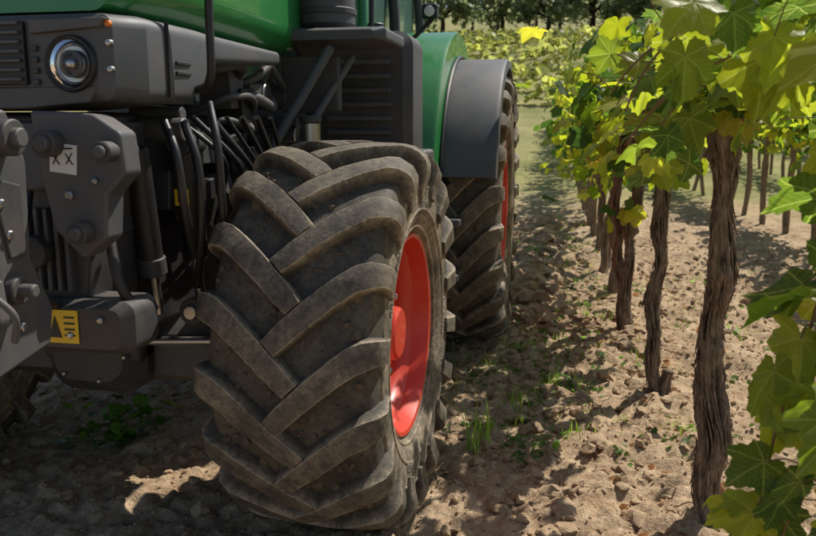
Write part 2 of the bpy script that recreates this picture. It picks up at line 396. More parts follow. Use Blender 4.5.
def shoot(r,start,dirn,length,gravity):
    P=[np.array(start,float)]; d=np.array(dirn,float); d/=np.linalg.norm(d); st=length/14
    for i in range(14):
        d=d+np.array([0,0,-gravity])+r.normal(0,.07,3); d/=np.linalg.norm(d); P.append(P[-1]+d*st)
    return np.array(P)
def shoots(name,parent,specs,seed,size=(.075,.125),tpl=HI,yel=.3):
    r=np.random.default_rng(seed); Vs=[];Fs=[];off=0; pos=[];nr=[];tp=[];sz=[]
    for (st,di,ln,gr,nl) in specs:
        P=shoot(r,st,di,ln,gr); V,F=tube_g(P,np.linspace(.0045,.002,len(P)),6); Vs.append(V);Fs+=[[q+off for q in f] for f in F];off+=len(V)
        for k in range(nl):
            t=(k+.7)/nl*(len(P)-1); i=min(int(t),len(P)-2); b=P[i]+(P[i+1]-P[i])*(t-i)
            ax_=P[i+1]-P[i]; ax_/=np.linalg.norm(ax_)
            o=np.cross(ax_,r.normal(0,1,3)); o/=np.linalg.norm(o)
            if k%2: o=-o
            o=o+np.array([-.15,-.25,.1]); pl=r.uniform(.04,.09); e=b+o*pl+np.array([0,0,-.01])
            V,F=tube_g(cat([b,(b+e)/2+np.array([0,0,.012]),e],3),.0014,5); Vs.append(V);Fs+=[[q+off for q in f] for f in F];off+=len(V)
            pos.append(e); n_=r.normal(0,.45,3)+np.array([0,-.3,.55])+o*.35; nr.append(n_); tp.append(o*.8+np.array([0,0,-.75])+r.normal(0,.25,3)); sz.append(r.uniform(*size)*(1-.35*k/nl))
    mk('canes',np.vstack(Vs),Fs,M_cane,parent,ang=0)
    n=len(pos); build_leaves(name,np.array(pos),np.array(nr),np.array(tp),np.array(sz),leafcol(r,n,yel),tpl,parent,seed=seed)

vineY=[1.45,2.86,4.28,5.5,6.7,7.9,9.1]
paths={
 1:[(.60,2.86,-.03),(.575,2.86,.35),(.56,2.87,.75),(.55,2.85,1.15),(.525,2.84,1.52)],
 2:[(.56,4.28,-.03),(.515,4.27,.28),(.53,4.27,.7),(.55,4.26,1.1),(.56,4.25,1.45)],
 3:[(.49,5.5,-.03),(.47,5.48,.35),(.50,5.5,.8),(.52,5.5,1.1),(.50,5.5,1.42)]}
for i,vy in enumerate(vineY):
    vx=float(rowx(vy)); r=np.random.default_rng(100+i); E=empty('grape_vine',(vx,vy,0))
    pts=paths.get(i) or [(vx,vy,-.03)]+[(vx+r.normal(0,.03),vy+r.normal(0,.05),z) for z in (.35,.75,1.12)]+[(vx,vy,1.44)]
    hero=i<4
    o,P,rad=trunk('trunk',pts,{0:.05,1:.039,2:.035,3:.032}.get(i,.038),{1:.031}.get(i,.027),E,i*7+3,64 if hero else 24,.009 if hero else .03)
    if hero: bark_strips(E,P,rad,300,i)
    if i in (3,5):
        trunk('second_trunk',[(vx+.05,vy+.12,-.03),(vx-.01,vy+.15,.4),(vx-.07,vy+.12,.9),(vx-.06,vy+.1,1.42)],.036,.028,E,i*9+1,30,.02)
    if i==2: trunk('burl',[(vx+.03,vy,.02),(vx+.08,vy-.02,.10),(vx+.115,vy-.03,.17)],.04,.026,E,55,30,.012)
    top=np.array(pts[-1])
    for sgn in (-1,1):
        trunk('cordon',[top+np.array([0,0,-.03]),top+np.array([.02,sgn*.12,.05]),top+np.array([.0,sgn*.35,.02]),top+np.array([-.02,sgn*.62,.04])],.03,.018,E,i*5+sgn+20,24,.015)
    sp=[]
    for k in range(10 if hero else 8):
        yy=vy+r.uniform(-.62,.62); side=r.choice([-1,1])
        sp.append(((vx+r.normal(0,.02)-(.03 if i<3 else 0),yy,1.5),(side*r.uniform(.05,.5),r.normal(0,.3),1.3),r.uniform(.38,.62),r.uniform(.0,.12),7))
    if i==0:
        for (a,b,c_,l) in ((.47,1.42,1.42,.75),(.50,1.36,1.30,.62),(.55,1.5,1.2,.5),(.52,1.30,1.15,.45),(.56,1.62,1.5,.55)):
            sp.append(((a,b,c_),(-.12,-.05,-.8),l,.12,10))
        for (a,b,c_) in ((.5,1.75,1.62),(.48,1.9,1.7),(.5,2.1,1.66),(.45,1.6,1.72)):
            sp.append(((a,b,c_),(-.5,.05,.25),.45,.13,7))
    if i==1:
        for (a,b,c_) in ((.5,2.4,1.62),(.48,2.6,1.66),(.5,3.0,1.66)): sp.append(((a,b,c_),(-.6,-.1,.1),.42,.14,8))
    if i==3: sp.append(((vx-.02,vy-.1,.95),(-.1,-.2,.1),.22,.1,7))
    shoots('shoot_foliage',E,sp,200+i,size=(.08,.13),tpl=HI if i<2 else MED,yel=.5)
    nl={0:60,1:110,2:180,3:240}.get(i,300)
    pos,nr,tp=canopy_pts(r,nl,vx,vy-.62,vy+.62,zlo={0:1.55,1:1.55,2:1.5,3:1.4}.get(i,1.2),zhi=2.02 if i<3 else 2.1)
    if i<2:
        k=(pos[:,0]>vx-.22)&(pos[:,1]>.95); pos,nr,tp=pos[k],nr[k],tp[k]
    build_leaves('foliage',pos,nr,tp,r.uniform(.065,.12,len(pos)),leafcol(r,len(pos),.5),HI if i<2 else MED,E,seed=i)
    gp=[];gs=[]
    for b in range(5):
        c0=top+np.array([r.normal(-.02,.04),r.normal(0,.12),r.uniform(-.02,.08)])
        for _ in range(26): gp.append(c0+r.normal(0,.02,3)*np.array([1,1,1.5])); gs.append(r.uniform(.004,.008))
    o=scatter('dried_grapes',T1,F1,gp,gs,M_grape,i,1.0); o.parent=E; o.matrix_parent_inverse=Matrix.Translation(-E.location)

def far_row(name,xf,y0,y1,dy,dens,seed,zl=1.35):
    r=np.random.default_rng(seed); E=empty(name,(float(xf(y0)),y0,0)); Vs=[];Fs=[];off=0; y=y0
    while y<y1:
        x=float(xf(y)); g0=float(gh([x],[y])[0]); p=cat([(x,y,g0-.03),(x+r.normal(0,.04),y,g0+.5),(x+r.normal(0,.04),y+r.normal(0,.05),g0+1),(x,y,g0+1.5)],5)
        V,F=tube_g(p,.042*(1+.3*vn(p*9+seed)),9); Vs.append(V);Fs+=[[q+off for q in f] for f in F];off+=len(V); y+=dy
    mk('trunks',np.vstack(Vs),Fs,M_bark,E,ang=0,attrs={'dust_tone':('FLOAT',np.full(off,.6))})
    n=int((y1-y0)*dens); pos,nr,tp=canopy_pts(r,n,0.,y0-.5,y1,zlo=zl); pos[:,0]+=xf(pos[:,1]); pos[:,2]+=gh(pos[:,0],pos[:,1])
    build_leaves('foliage',pos,nr,tp,r.uniform(.07,.13,len(pos)),leafcol(r,len(pos),.7),LOW,E,seed=seed)
far_row('distant_vine_row',rowx,10.3,36,1.2,260,31,zl=1.0)
far_row('distant_vine_row',lambda y:rowx(y)+2.6,2.6,30,1.25,300,32)
far_row('distant_vine_row',lambda y:rowx(y)+5.2,4,32,1.25,260,33,zl=1.0)
far_row('distant_vine_row',lambda y:rowx(y)+7.8,6,34,1.25,260,34,zl=.6)
for z in (1.5,1.85,2.15):
    tube('trellis_wire',[(float(rowx(y)),y,z+.01*math.sin(y)) for y in np.linspace(.8,30,60)],.0016,M_steel,None,5,ang=0)

# ---------------------------------------------------------------- hill vineyard rows + trees
r=np.random.default_rng(77); pos=[]
for yy in np.arange(44,118,5.2):
    n=820; x=r.uniform(-22,34,n); y=yy+x*.25+r.normal(0,.3,n); z=gh(x,y)+r.uniform(.2,1.5,n)
    pos.append(np.stack([x,y,z],1))
pos=np.vstack(pos); n=len(pos); nr=r.normal(0,.5,(n,3))+np.array([0,-.2,.8]); tp=r.normal(0,1,(n,3))
build_leaves('hillside_vine_rows',pos,nr,tp,r.uniform(.25,.5,n),np.array([.17,.19,.06])*r.uniform(.6,1.5,(n,1)),LOW,None,seed=3)
def tree(name,x,y,h,seed):
    r=np.random.default_rng(seed); z0=float(gh([x],[y])[0]); E=empty(name,(x,y,z0))
    tube('trunk',[(x,y,z0-.3),(x+.2,y,z0+h*.25),(x,y,z0+h*.5)],[.4,.35,.28,.24,.2,.18,.15],M_bark,E,10,k=3,ang=0)
    P=[]
    for k in range(16):
        a=r.uniform(0,6.28); q=r.uniform(.1,1)**.6*h*.42; c0=np.array([x+math.cos(a)*q,y+math.sin(a)*q,z0+h*r.uniform(.3,.9)])
        tube('limb',[(x,y,z0+h*.3),((x+c0[0])/2,(y+c0[1])/2,(z0+h*.3+c0[2])/2+.3),tuple(c0)],[.14,.12,.1,.08,.06,.05,.03],M_bark,E,6,k=3,ang=0)
        m=110; d=r.normal(0,1,(m,3)); d/=np.linalg.norm(d,axis=1,keepdims=True); P.append(c0+d*r.uniform(.3,1,(m,1))*h*.17)
    P=np.vstack(P); n=len(P); c_=np.array([[.09,.115,.06],[.125,.15,.08],[.17,.19,.11]])[r.integers(0,3,n)]
    build_leaves('foliage',P,r.normal(0,.6,(n,3))+np.array([0,-.1,.6]),r.normal(0,1,(n,3)),r.uniform(.25,.5,n),c_,LOW,E,seed=seed)
for k,(x,y,h) in enumerate([(-14,92,9),(-7.5,96,10),(-2,90,9),(3,97,11),(8,93,9),(14,96,10),(20,92,9),(28,97,11),(38,95,10),(-22,95,11),(-1,118,17),(7,120,17),(-10,120,17),(16,120,17),(27,120,16),(-16,140,16),(-5,138,17),(4,141,18),(12,137,17),(20,142,17),(30,139,16),(42,140,16)]): tree('oak_tree',x,y,h,k+50)

# ---------------------------------------------------------------- grass, weeds, litter
HH=H.reshape(ny,nx)
def _g(p):
    i=np.searchsorted(ax,p[0]); j=np.searchsorted(ay,p[1]); return HH[j-1,i-1]
def blades(name,cent,nb,hgt,col,seed,spread=.03,lean=.5):
    r=np.random.default_rng(seed); Vs=[];Fs=[];Cs=[];off=0
    for (cx,cy),n_,h_ in zip(cent,nb,hgt):
        for _ in range(n_):
            x=cx+r.normal(0,spread); y=cy+r.normal(0,spread); a=r.uniform(0,6.28); L=h_*r.uniform(.4,1); le=r.uniform(.1,lean)*L; w=r.uniform(.0012,.003)*(1+h_*3)
            dx,dy=math.cos(a),math.sin(a); z=float(_g((x,y)))
            for q in range(4):
                t=q/3; px=x+dx*le*t*t; py=y+dy*le*t*t; pz=z+L*t*(1-.25*t*lean); ww=w*(1-t*.85)
                Vs.append((px-dy*ww,py+dx*ww,pz)); Vs.append((px+dy*ww,py-dx*ww,pz))
            for q in range(3): b=off+q*2; Fs.append([b,b+1,b+3,b+2])
            c_=np.array(col)*r.uniform(.6,1.5); Cs+=[(c_[0],c_[1],c_[2],1)]*8; off+=8
    mk(name,np.array(Vs),Fs,M_leaf2,ang=0,attrs={'lcol':('FLOAT_COLOR',np.array(Cs))})
r=np.random.default_rng(5)
n=240; cx=r.normal(-.12,.26,n); cy=3.6+r.power(1.0,n)*9
blades('grass_tufts',list(zip(cx,cy)),r.integers(5,22,n),r.uniform(.03,.12,n),(.10,.17,.03),6,.035)
n=90; cx=r.uniform(.3,2.6,n); cy=r.uniform(2.6,9,n); blades('grass_tufts',list(zip(cx,cy)),r.integers(4,14,n),r.uniform(.02,.08,n),(.12,.17,.04),7,.03)
blades('tall_grass',[(-.33,3.42),(-.30,3.5),(-.36,3.36)],[14,10,8],[.36,.3,.25],(.14,.22,.05),8,.025,.7)
n=160; cx=r.uniform(-2.6,2.4,n); cy=r.uniform(1.6,8,n); blades('dry_straw',list(zip(cx,cy)),[2]*n,r.uniform(.04,.14,n),(.36,.27,.13),9,.04,3.5)
def weeds(name,cent,seed,ln=14,sp=.06,size=(.012,.03),h=.05):
    r=np.random.default_rng(seed); pos=[]
    for (cx,cy) in cent:
        k=r.integers(ln//2,ln)
        x=cx+r.normal(0,sp,k); y=cy+r.normal(0,sp,k); pos.append(np.stack([x,y,[_g(q)+abs(r.normal(0,h)) for q in zip(x,y)]],1))
    pos=np.vstack(pos); n=len(pos)
    build_leaves(name,pos,r.normal(0,.4,(n,3))+np.array([0,0,1]),r.normal(0,1,(n,3)),r.uniform(*size,n),np.array([.06,.13,.025])*r.uniform(.6,1.6,(n,1)),LOW,None,seed=seed)
n=90; weeds('weed_patch',list(zip(r.normal(-.1,.26,n),r.uniform(3.3,9,n))),12,h=.02)
n=40; weeds('weed_patch',list(zip(r.uniform(.5,2.2,n),r.uniform(2.7,8,n))),13,h=.02)
weeds('weed_plant',[(-2.0,3.2),(-1.95,3.25),(-2.08,3.17)],14,30,.08,(.03,.06),.10)
n=420; x=r.uniform(-1.2,2.4,n); x=np.where(r.random(n)<.5,r.normal(.5,.35,n),x); y=r.uniform(1.6,9,n); z=np.array([_g(q) for q in zip(x,y)])+.008
build_leaves('fallen_leaves',np.stack([x,y,z],1),r.normal(0,.35,(n,3))+np.array([0,0,1]),r.normal(0,1,(n,3)),r.uniform(.015,.04,n),np.array([.2,.125,.06])*r.uniform(.4,1.4,(n,1)),MED,None,seed=21)
for k in range(26):
    x,y=r.uniform(-1.8,1.8),r.uniform(1.8,6); a=r.uniform(0,6.28); L=r.uniform(.08,.35); P=[(x+math.cos(a)*t*L,y+math.sin(a)*t*L+r.normal(0,.01),_g((x+math.cos(a)*t*L,y+math.sin(a)*t*L))+.012) for t in (0,.35,.7,1)]
    tube('fallen_twig',P,r.uniform(.002,.004),M_cane,None,6,k=4,ang=0)

# ---------------------------------------------------------------- tractor
XC=-1.68; TR=empty('tractor',(XC,4.0,0))
def wheel(cx,cy,R,W,rr,nl,side,name,sink=.015):
    lh=.050; Rb=R-lh; w=W/2/1.05-.018
    half=[(0,Rb),(.35*w,Rb-.002),(.7*w,Rb-.010),(.89*w,Rb-.018),(.99*w,Rb-.045),(1.035*w,Rb-.105),(1.05*w,(Rb+rr)/2+.02),(1.035*w,rr+.09),(.96*w,rr+.04),(.88*w,rr+.014),(.84*w,rr-.004)]
    C=cat(half,8); A=np.concatenate([[0],np.cumsum(np.linalg.norm(np.diff(C,axis=0),axis=1))])
    T=np.gradient(C,axis=0); T/=np.linalg.norm(T,axis=1,keepdims=True); NN=np.stack([-T[:,1],T[:,0]],1)
    def prof(a):
        s_=np.sign(a)+(a==0); b=np.abs(a); x=np.interp(b,A,C[:,0]); rr_=np.interp(b,A,C[:,1]); n0=np.interp(b,A,NN[:,0]); n1=np.interp(b,A,NN[:,1])
        return x*s_,rr_,n0*s_,n1
    loc=np.array([cx,cy,R-sink]); MS=np.array([side,1,1])
    full=[(-x,q) for x,q in C[::-1]]+[(x,q) for x,q in C[1:]]
    V,F=lathe(full,160); rad=np.hypot(V[:,1],V[:,2])
    mk(name+'_tyre_carcass',V*MS+loc,F,M_tyre,TR,ang=0,attrs={'dust_tone':('FLOAT',np.where(rad<Rb-.1,.62,.30))})
    for q in (.18,.5,.93):
        rq=rr+(Rb-.1-rr)*q; xq=np.interp(-rq,-C[:,1],C[:,0])
        pr=[(xq-.004,rq+.009),(xq+.003,rq+.005),(xq+.004,rq),(xq+.003,rq-.005),(xq-.004,rq-.009)]
        for sd in (1,-1):
            V,F=lathe([(x*sd,q_) for x,q_ in pr],160); mk(name+'_sidewall_ring',V*MS+loc,F,M_tyre,TR,ang=0,attrs={'dust_tone':('FLOAT',np.full(len(V),.75))})
    Aend=np.interp(-(Rb-.15),-C[:,1],A); Ash=np.interp(.95*w,C[:40,0],A[:40])
    Csw=.255*(R/.725); Vs=[];Fs=[];Ds=[];off=0; ns=26
    a=np.linspace(-.035,Aend,ns)
    q=np.clip((a+.035)/(Ash+.035),0,1); c=Csw*(1-(1-q)**1.18)
    hh=lh*(1-smooth(Ash*1.02,Aend,a)*.72)
    wt=np.interp(q,[0,.15,1],[.029,.033,.039])*(R/.725)**.5; wb=wt+.010
    ta=np.gradient(a); tc=np.gradient(c); L=np.hypot(ta,tc); na_,nc_=-tc/L,ta/L
    cs=[(-1,0,-.006,.25),(-1,.45,.5,.42),(0,-1.02,.94,.9),(0,-1,.99,1.5),(0,-.94,1,.50),(0,0,1.0,.40),(0,.94,1,.50),(0,1,.99,1.5),(0,1.02,.94,.9),(1,.45,.5,.42),(1,0,-.006,.25)]  # lug edges: dust, weighted up to paint in a sunlit edge highlight
    for sd in (1,-1):
        for k in range(nl):
            th0=2*math.pi*(k+(0 if sd>0 else .5))/nl
            Vl=[]
            for (t,o_,h_,du) in cs:
                if t==0: offs=wt*o_
                elif o_==0: offs=wb*t
                else: offs=t*(wt+wb)/2*1.02
                aa=a+na_*offs; cc=c+nc_*offs
                x,rq,n0,n1=prof(aa); hgt=(hh*h_ if h_>0 else np.full(ns,h_))
                x=x+n0*hgt; rq=rq+n1*hgt; ph=th0-cc/R
                Vl.append(np.stack([x*sd,-rq*np.sin(ph),rq*np.cos(ph)],1)); Ds.append(np.full(ns,du))
            m=len(cs); Vl=np.vstack(Vl); Vs.append(Vl)
            for i in range(m-1):
                for j in range(ns-1):
                    f=[off+i*ns+j,off+(i+1)*ns+j,off+(i+1)*ns+j+1,off+i*ns+j+1]; Fs.append(f if sd>0 else f[::-1])
            e0=[off+i*ns for i in range(m)]; e1=[off+i*ns+ns-1 for i in range(m)]
            Fs.append(e0 if sd<0 else e0[::-1]); Fs.append(e1[::-1] if sd<0 else e1); off+=m*ns
    V=np.vstack(Vs); D=np.concatenate(Ds)
    V=V+.0016*np.stack([vn(V*24+k*9) for k in range(3)],1)+.0010*np.stack([vn(V*90+k*9) for k in range(3)],1)
    mk(name+'_tyre_lugs',V*MS+loc,Fs,M_tyre,TR,ang=24,attrs={'dust_tone':('FLOAT',D)})
    x0=.84*w
    pr=[(x0+.012,rr+.012),(x0+.02,rr+.006),(x0+.016,rr-.008),(x0-.01,rr-.016),(x0-.05,rr-.024),(x0-.075,rr-.05),(x0-.10,rr-.058),(x0-.145,rr-.062),(x0-.15,rr-.08),(x0-.138,rr-.11),(x0-.13,rr*.62),(x0-.11,rr*.55),(x0-.085,rr*.5),(x0-.08,rr*.42),(x0-.08,.105),(x0-.03,.10),(x0-.02,.09),(x0-.02,.0)]
    V,F=lathe(pr,96); mk(name+'_rim',V*MS+loc,F,M_red,TR,ang=30)
    prb=[(-x0-.012,rr+.012),(-x0,rr-.01),(-x0+.08,rr-.05),(x0-.15,rr-.06)]
    V,F=lathe(prb,96); mk(name+'_rim_barrel',V*MS+loc,F,M_red,TR,ang=30)
    for k in range(10):
        t=k*2*math.pi/10; rb=.15
        p=loc+np.array([side*(x0-.085),-rb*math.sin(t),rb*math.cos(t)]); cyl(name+'_wheel_bolt',p,p+np.array([side*.03,0,0]),.014,M_steel,TR,6)
    for k in range(8):
        t=(k+.5)*2*math.pi/8; rb=rr*.80
        p=loc+np.array([side*(x0-.14),-rb*math.sin(t),rb*math.cos(t)]); cyl(name+'_rim_slot',p,p+np.array([side*.012,0,0]),.022,M_dark,TR,16)
    for txt,t0,rq0,hgt in (('600/65 R28',1.2,.52,.05),('TUBELESS',3.0,.52,.035),('RADIAL 154D',4.8,.5,.05),('600/65 R28',.0,.52,.04)):
        cu=bpy.data.curves.new('t','FONT'); cu.body=txt; cu.size=hgt; cu.extrude=.0015; cu.resolution_u=3
        to=bpy.data.objects.new('t',cu); me=to.to_mesh(); VV=np.array([v.co[:] for v in me.vertices]); FF=[list(p.vertices) for p in me.polygons]; to.to_mesh_clear(); bpy.data.objects.remove(to); bpy.data.curves.remove(cu)
        rq=(rr+(Rb-.1-rr)*rq0)+VV[:,1]; ph=t0-VV[:,0]/(rr+.1); xx=np.interp(-rq,-C[:,1],C[:,0])+.002+VV[:,2]
        V=np.stack([xx,-rq*np.sin(ph),rq*np.cos(ph)],1)
        mk(name+'_lettering',V*MS+loc,FF,M_let,TR,sm=False)
def mud(name,cx,cy,R,W,seed,n):
    r=np.random.default_rng(seed); ph=r.uniform(0,6.28,n); x=r.uniform(-.40,.40,n)*W; q=R-.050-.012*(np.abs(x)/(.4*W))**2
    P=np.stack([cx+x,cy-q*np.sin(ph),R-.015+q*np.cos(ph)],1); o=scatter(name+'_caked_mud',T1,F1,P,r.lognormal(-5.0,.5,n),M_mud,seed,1.0); o.parent=TR; o.matrix_parent_inverse=Matrix.Translation(-TR.location)
FY=2.82
mud('front_left',-.78,FY,.725,.6,1,1100); mud('rear_left',-.645,5.52,.925,.62,2,700); mud('front_right',-2.72,2.77,.725,.6,3,300)
wheel(-.78,FY,.725,.60,.375,18,1,'front_left')
wheel(-2.72,2.77,.725,.60,.375,18,-1,'front_right')
wheel(-.645,5.52,.925,.62,.505,22,1,'rear_left')
wheel(-2.855,5.52,.925,.62,.505,22,-1,'rear_right')
_rt=Matrix.Translation((-.78,FY,.71))@Matrix.Rotation(math.radians(-1.8),4,'Z')@Matrix.Translation((.78,-FY,-.71))
for o_ in list(scene.objects):
    if o_.type=='MESH' and o_.name.startswith('front_left'): o_.data.transform(_rt)
def tube2(name,pts,r,mat,n=12,k=6):
    tube(name,pts,r,mat,TR,n,k); tube(name,[(2*XC-p[0],p[1],p[2]) for p in pts],r,mat,TR,n,k)
h=.5
loft('bonnet',[(2.03,XC-h+.05,XC+h-.05,1.80,2.18,.05),(2.10,XC-h+.01,XC+h-.01,1.80,2.28,.08),(2.4,XC-h,XC+h,1.80,2.38,.12),(3.4,XC-h,XC+h,1.80,2.50,.12),(3.62,XC-h+.02,XC+h-.02,1.80,2.5,.12)],M_green,TR)
loft('headlamp_surround',[(1.99,XC-h+.07,XC+h-.07,1.575,1.775,.03),(2.01,XC-h+.03,XC+h-.03,1.555,1.79,.04),(2.10,XC-h-.02,XC+h+.02,1.55,1.792,.04),(2.36,XC-h-.03,XC+h+.03,1.555,1.792,.04),(2.44,XC-h-.03,XC+h+.03,1.60,1.792,.04),(2.52,XC-h-.02,XC+h+.02,1.69,1.79,.03),(3.2,XC-h-.01,XC+h+.01,1.735,1.79,.02)],M_grey,TR,ang=25)
box('front_grille',(XC-.22,1.975,1.60),(XC+.22,2.0,1.77),M_black,TR,.004)
for k in range(7): box('grille_bar',(XC-.21,1.965,1.61+k*.025),(XC+.21,1.985,1.62+k*.025),M_grey,TR,.003)
def ring(name,c,prof,mat,n=48):
    V,F=lathe(prof,n); V=np.stack([V[:,1],-V[:,0],V[:,2]],1)+np.array(c); mk(name,V,F,mat,TR,ang=30)
def hring(n_,c_,pr_,m_,k_=48): ring(n_,c_,[(a_,b_*.88) for a_,b_ in pr_],m_,k_)
for sx in (1,-1):
    hx=XC+sx*.355; c=(hx,1.985,1.655)
    hring('headlamp_bezel',c,[(.0,.088),(.010,.086),(.014,.082),(.012,.078),(.004,.072),(-.02,.066)],M_black)
    hring('headlamp_reflector',c,[(.006,.068),(-.0,.062),(-.004,.045),(-.006,.02),(-.006,.0)],M_chrome)
    hring('headlamp_inner_ring',c,[(.004,.046),(.014,.044),(.016,.040),(.012,.036),(.002,.034)],M_grey)
    hring('headlamp_bulb',c,[(-.004,.018),(.012,.016),(.018,.010),(.020,0)],M_chrome,24)
    hring('headlamp_lens',c,[(.010,.074),(.022,.060),(.030,.035),(.032,.0)],M_lens)
    for dz in (-.02,.05,.10):
        ring('surround_screw',(XC+sx*.468,2.0,1.66+dz),[(.0,.009),(.014,.008),(.016,.0)],M_orange if dz>0.06 else M_steel,12)
prism('surround_lip',[(XC-.43,1.595),(XC+.43,1.595),(XC+.40,1.55),(XC+.2,1.535),(XC-.2,1.535),(XC-.40,1.55)],'y',1.985,2.35,M_mid,TR)
tube2('grab_rail',[(XC+.53,2.38,1.60),(XC+.60,2.33,1.63),(XC+.61,2.32,1.8),(XC+.61,2.32,2.1),(XC+.56,2.4,2.35)],.013,M_black)
box('engine_block',(XC-.30,2.2,.78),(XC+.30,4.0,1.53),M_black,TR,.03)
box('gearbox',(XC-.28,4.0,.62),(XC+.28,5.9,1.4),M_dark,TR,.03)
cyl('rear_axle',(XC-.98,5.52,.91),(XC+.98,5.52,.91),.16,M_dark,TR)
box('oil_pan',(XC-.2,2.5,.62),(XC+.2,3.9,.8),M_dark,TR,.03)
prism('front_carrier',[(XC-.30,1.52),(XC+.30,1.52),(XC+.34,1.3),(XC+.30,.95),(XC+.22,.80),(XC-.22,.80),(XC-.30,.95),(XC-.34,1.3)],'y',2.06,2.35,M_dark,TR,.015)
for k in range(7): box('carrier_rib',(XC+.06+k*.032,2.035,1.0),(XC+.074+k*.032,2.07,1.25),M_mid,TR,.004)
box('carrier_plate',(XC+.03,2.03,1.30),(XC+.29,2.07,1.50),M_mid,TR,.01)
cyl('carrier_boss',(XC+.16,2.0,1.12),(XC+.16,2.09,1.12),.05,M_dark,TR)
for (dx,dz) in ((.08,1.33),(.08,1.47),(.24,1.33),(.24,1.47),(.28,1.2),(.05,.9),(.25,.9)): cyl('carrier_bolt',(XC+dx,2.0,dz),(XC+dx,2.08,dz),.014,M_steel,TR,6)
for sx in (1,-1):
    X_=lambda d:XC+sx*d
    prism('lift_bracket',[(X_(.25),1.53),(X_(.44),1.52),(X_(.52),1.47),(X_(.53),1.36),(X_(.47),1.30),(X_(.46),1.18),(X_(.38),1.12),(X_(.30),1.2),(X_(.27),1.35)],'y',1.93,2.02,M_mid,TR,.012)
    box('bracket_web',(min(X_(.30),X_(.33)),2.0,1.15),(max(X_(.30),X_(.33)),2.4,1.5),M_dark,TR,.01)
    for (dx,dz,rr_) in ((.32,1.44,.036),(.49,1.42,.028),(.40,1.20,.030)):
        cyl('lift_pin',(X_(dx),1.88,dz),(X_(dx),2.03,dz),rr_,M_dark,TR); cyl('lift_pin_head',(X_(dx),1.865,dz),(X_(dx),1.89,dz),rr_*.62,M_mid,TR)
    prism('front_link_arm',[(1.62,1.52),(1.74,1.53),(1.80,1.40),(1.79,1.15),(1.86,1.0),(1.84,.90),(1.6,.86),(1.58,.97),(1.66,1.12),(1.64,1.36)],'x',X_(.25),X_(.33),M_mid,TR,.012)
    prism('front_link_plate',[(X_(.20),1.10),(X_(.36),1.12),(X_(.37),1.02),(X_(.31),.88),(X_(.18),.88)],'y',1.60,1.64,M_mid,TR,.008)
    cyl('link_arm_pin',(X_(.16),1.70,1.46),(X_(.40),1.70,1.46),.024,M_mid,TR); cyl('link_arm_collar',(X_(.33),1.70,1.46),(X_(.38),1.70,1.46),.045,M_dark,TR)
    cyl('link_arm_pin',(X_(.20),1.70,1.08),(X_(.40),1.70,1.08),.017,M_mid,TR); cyl('link_arm_collar',(X_(.33),1.70,1.08),(X_(.36),1.70,1.08),.036,M_dark,TR)
    tube('link_latch',[(X_(.30),1.60,1.13),(X_(.36),1.58,1.10),(X_(.41),1.6,1.04),(X_(.39),1.62,.97)],.009,M_mid,TR,10,6)
    cyl('lift_cylinder_body',(X_(.36),2.28,1.42),(X_(.36),2.34,1.02),.04,M_black,TR); cyl('lift_cylinder_gland',(X_(.36),2.335,1.06),(X_(.36),2.345,1.0),.046,M_dark,TR)
    cyl('lift_cylinder_rod',(X_(.36),2.34,1.02),(X_(.36),2.37,.86),.017,M_steel,TR)
    cyl('suspension_cylinder',(X_(.42),2.50,1.40),(X_(.42),2.54,1.03),.042,M_black,TR); cyl('suspension_rod',(X_(.42),2.54,1.03),(X_(.42),2.56,.86),.018,M_steel,TR)
    cyl('suspension_eye',(X_(.42),2.48,.84),(X_(.42),2.64,.84),.048,M_dark,TR); cyl('suspension_eye_pin',(X_(.42),2.465,.84),(X_(.42),2.65,.84),.026,M_steel,TR)
    cyl('suspension_top_eye',(X_(.42),2.44,1.43),(X_(.42),2.58,1.43),.042,M_dark,TR)
    cyl('tie_rod',(X_(.15),2.55,.70),(X_(.62),2.58,.72),.018,M_steel,TR); cyl('tie_rod_end',(X_(.56),2.58,.68),(X_(.56),2.58,.78),.034,M_dark,TR)
    cyl('hub_carrier',(X_(.55),2.79,.71),(X_(.82),2.79,.71),.14,M_mid,TR,ch=.02)
    prism('steering_knuckle',[(2.64,.92),(2.92,.92),(2.96,.5),(2.68,.48)],'x',X_(.52),X_(.62),M_dark,TR,.02)
    # bolts, seams and small fittings on the plates
    for (y,z) in ((1.68,1.30),(1.70,1.22),(1.72,.98)): cyl('arm_bolt',(X_(.325),y,z),(X_(.345),y,z),.013,M_steel,TR,6)
    for (dx,dz) in ((.23,1.08),(.34,1.08),(.22,.92),(.30,.92)): cyl('plate_bolt',(X_(dx),1.585,dz),(X_(dx),1.602,dz),.011,M_steel,TR,6)
    prism('arm_rib',[(1.66,1.34),(1.68,1.36),(1.76,1.34),(1.76,1.16),(1.70,1.16)],'x',X_(.33),X_(.338),M_dark,TR,.004)
    box('surround_seam',(min(X_(.522),X_(.5335)),2.20,1.57),(max(X_(.522),X_(.5335)),2.206,1.79),M_black,TR,0)
    box('surround_vent',(min(X_(.515),X_(.534)),2.25,1.64),(max(X_(.515),X_(.534)),2.34,1.65),M_black,TR,.002)
    box('surround_vent',(min(X_(.515),X_(.534)),2.25,1.67),(max(X_(.515),X_(.534)),2.34,1.68),M_black,TR,.002)
    prism('brow_facet',[(X_(.24),1.735),(X_(.455),1.750),(X_(.47),1.775),(X_(.24),1.775)],'y',1.972,1.995,M_mid,TR,.005)
    for k in range(4): box('surround_rib',(min(X_(.235),X_(.255)),1.978,1.60+k*.03),(max(X_(.235),X_(.255)),1.995,1.615+k*.03),M_dark,TR,.003)
    cyl('lift_bracket_bolt',(X_(.36),1.915,1.30),(X_(.36),1.935,1.30),.014,M_steel,TR,6)
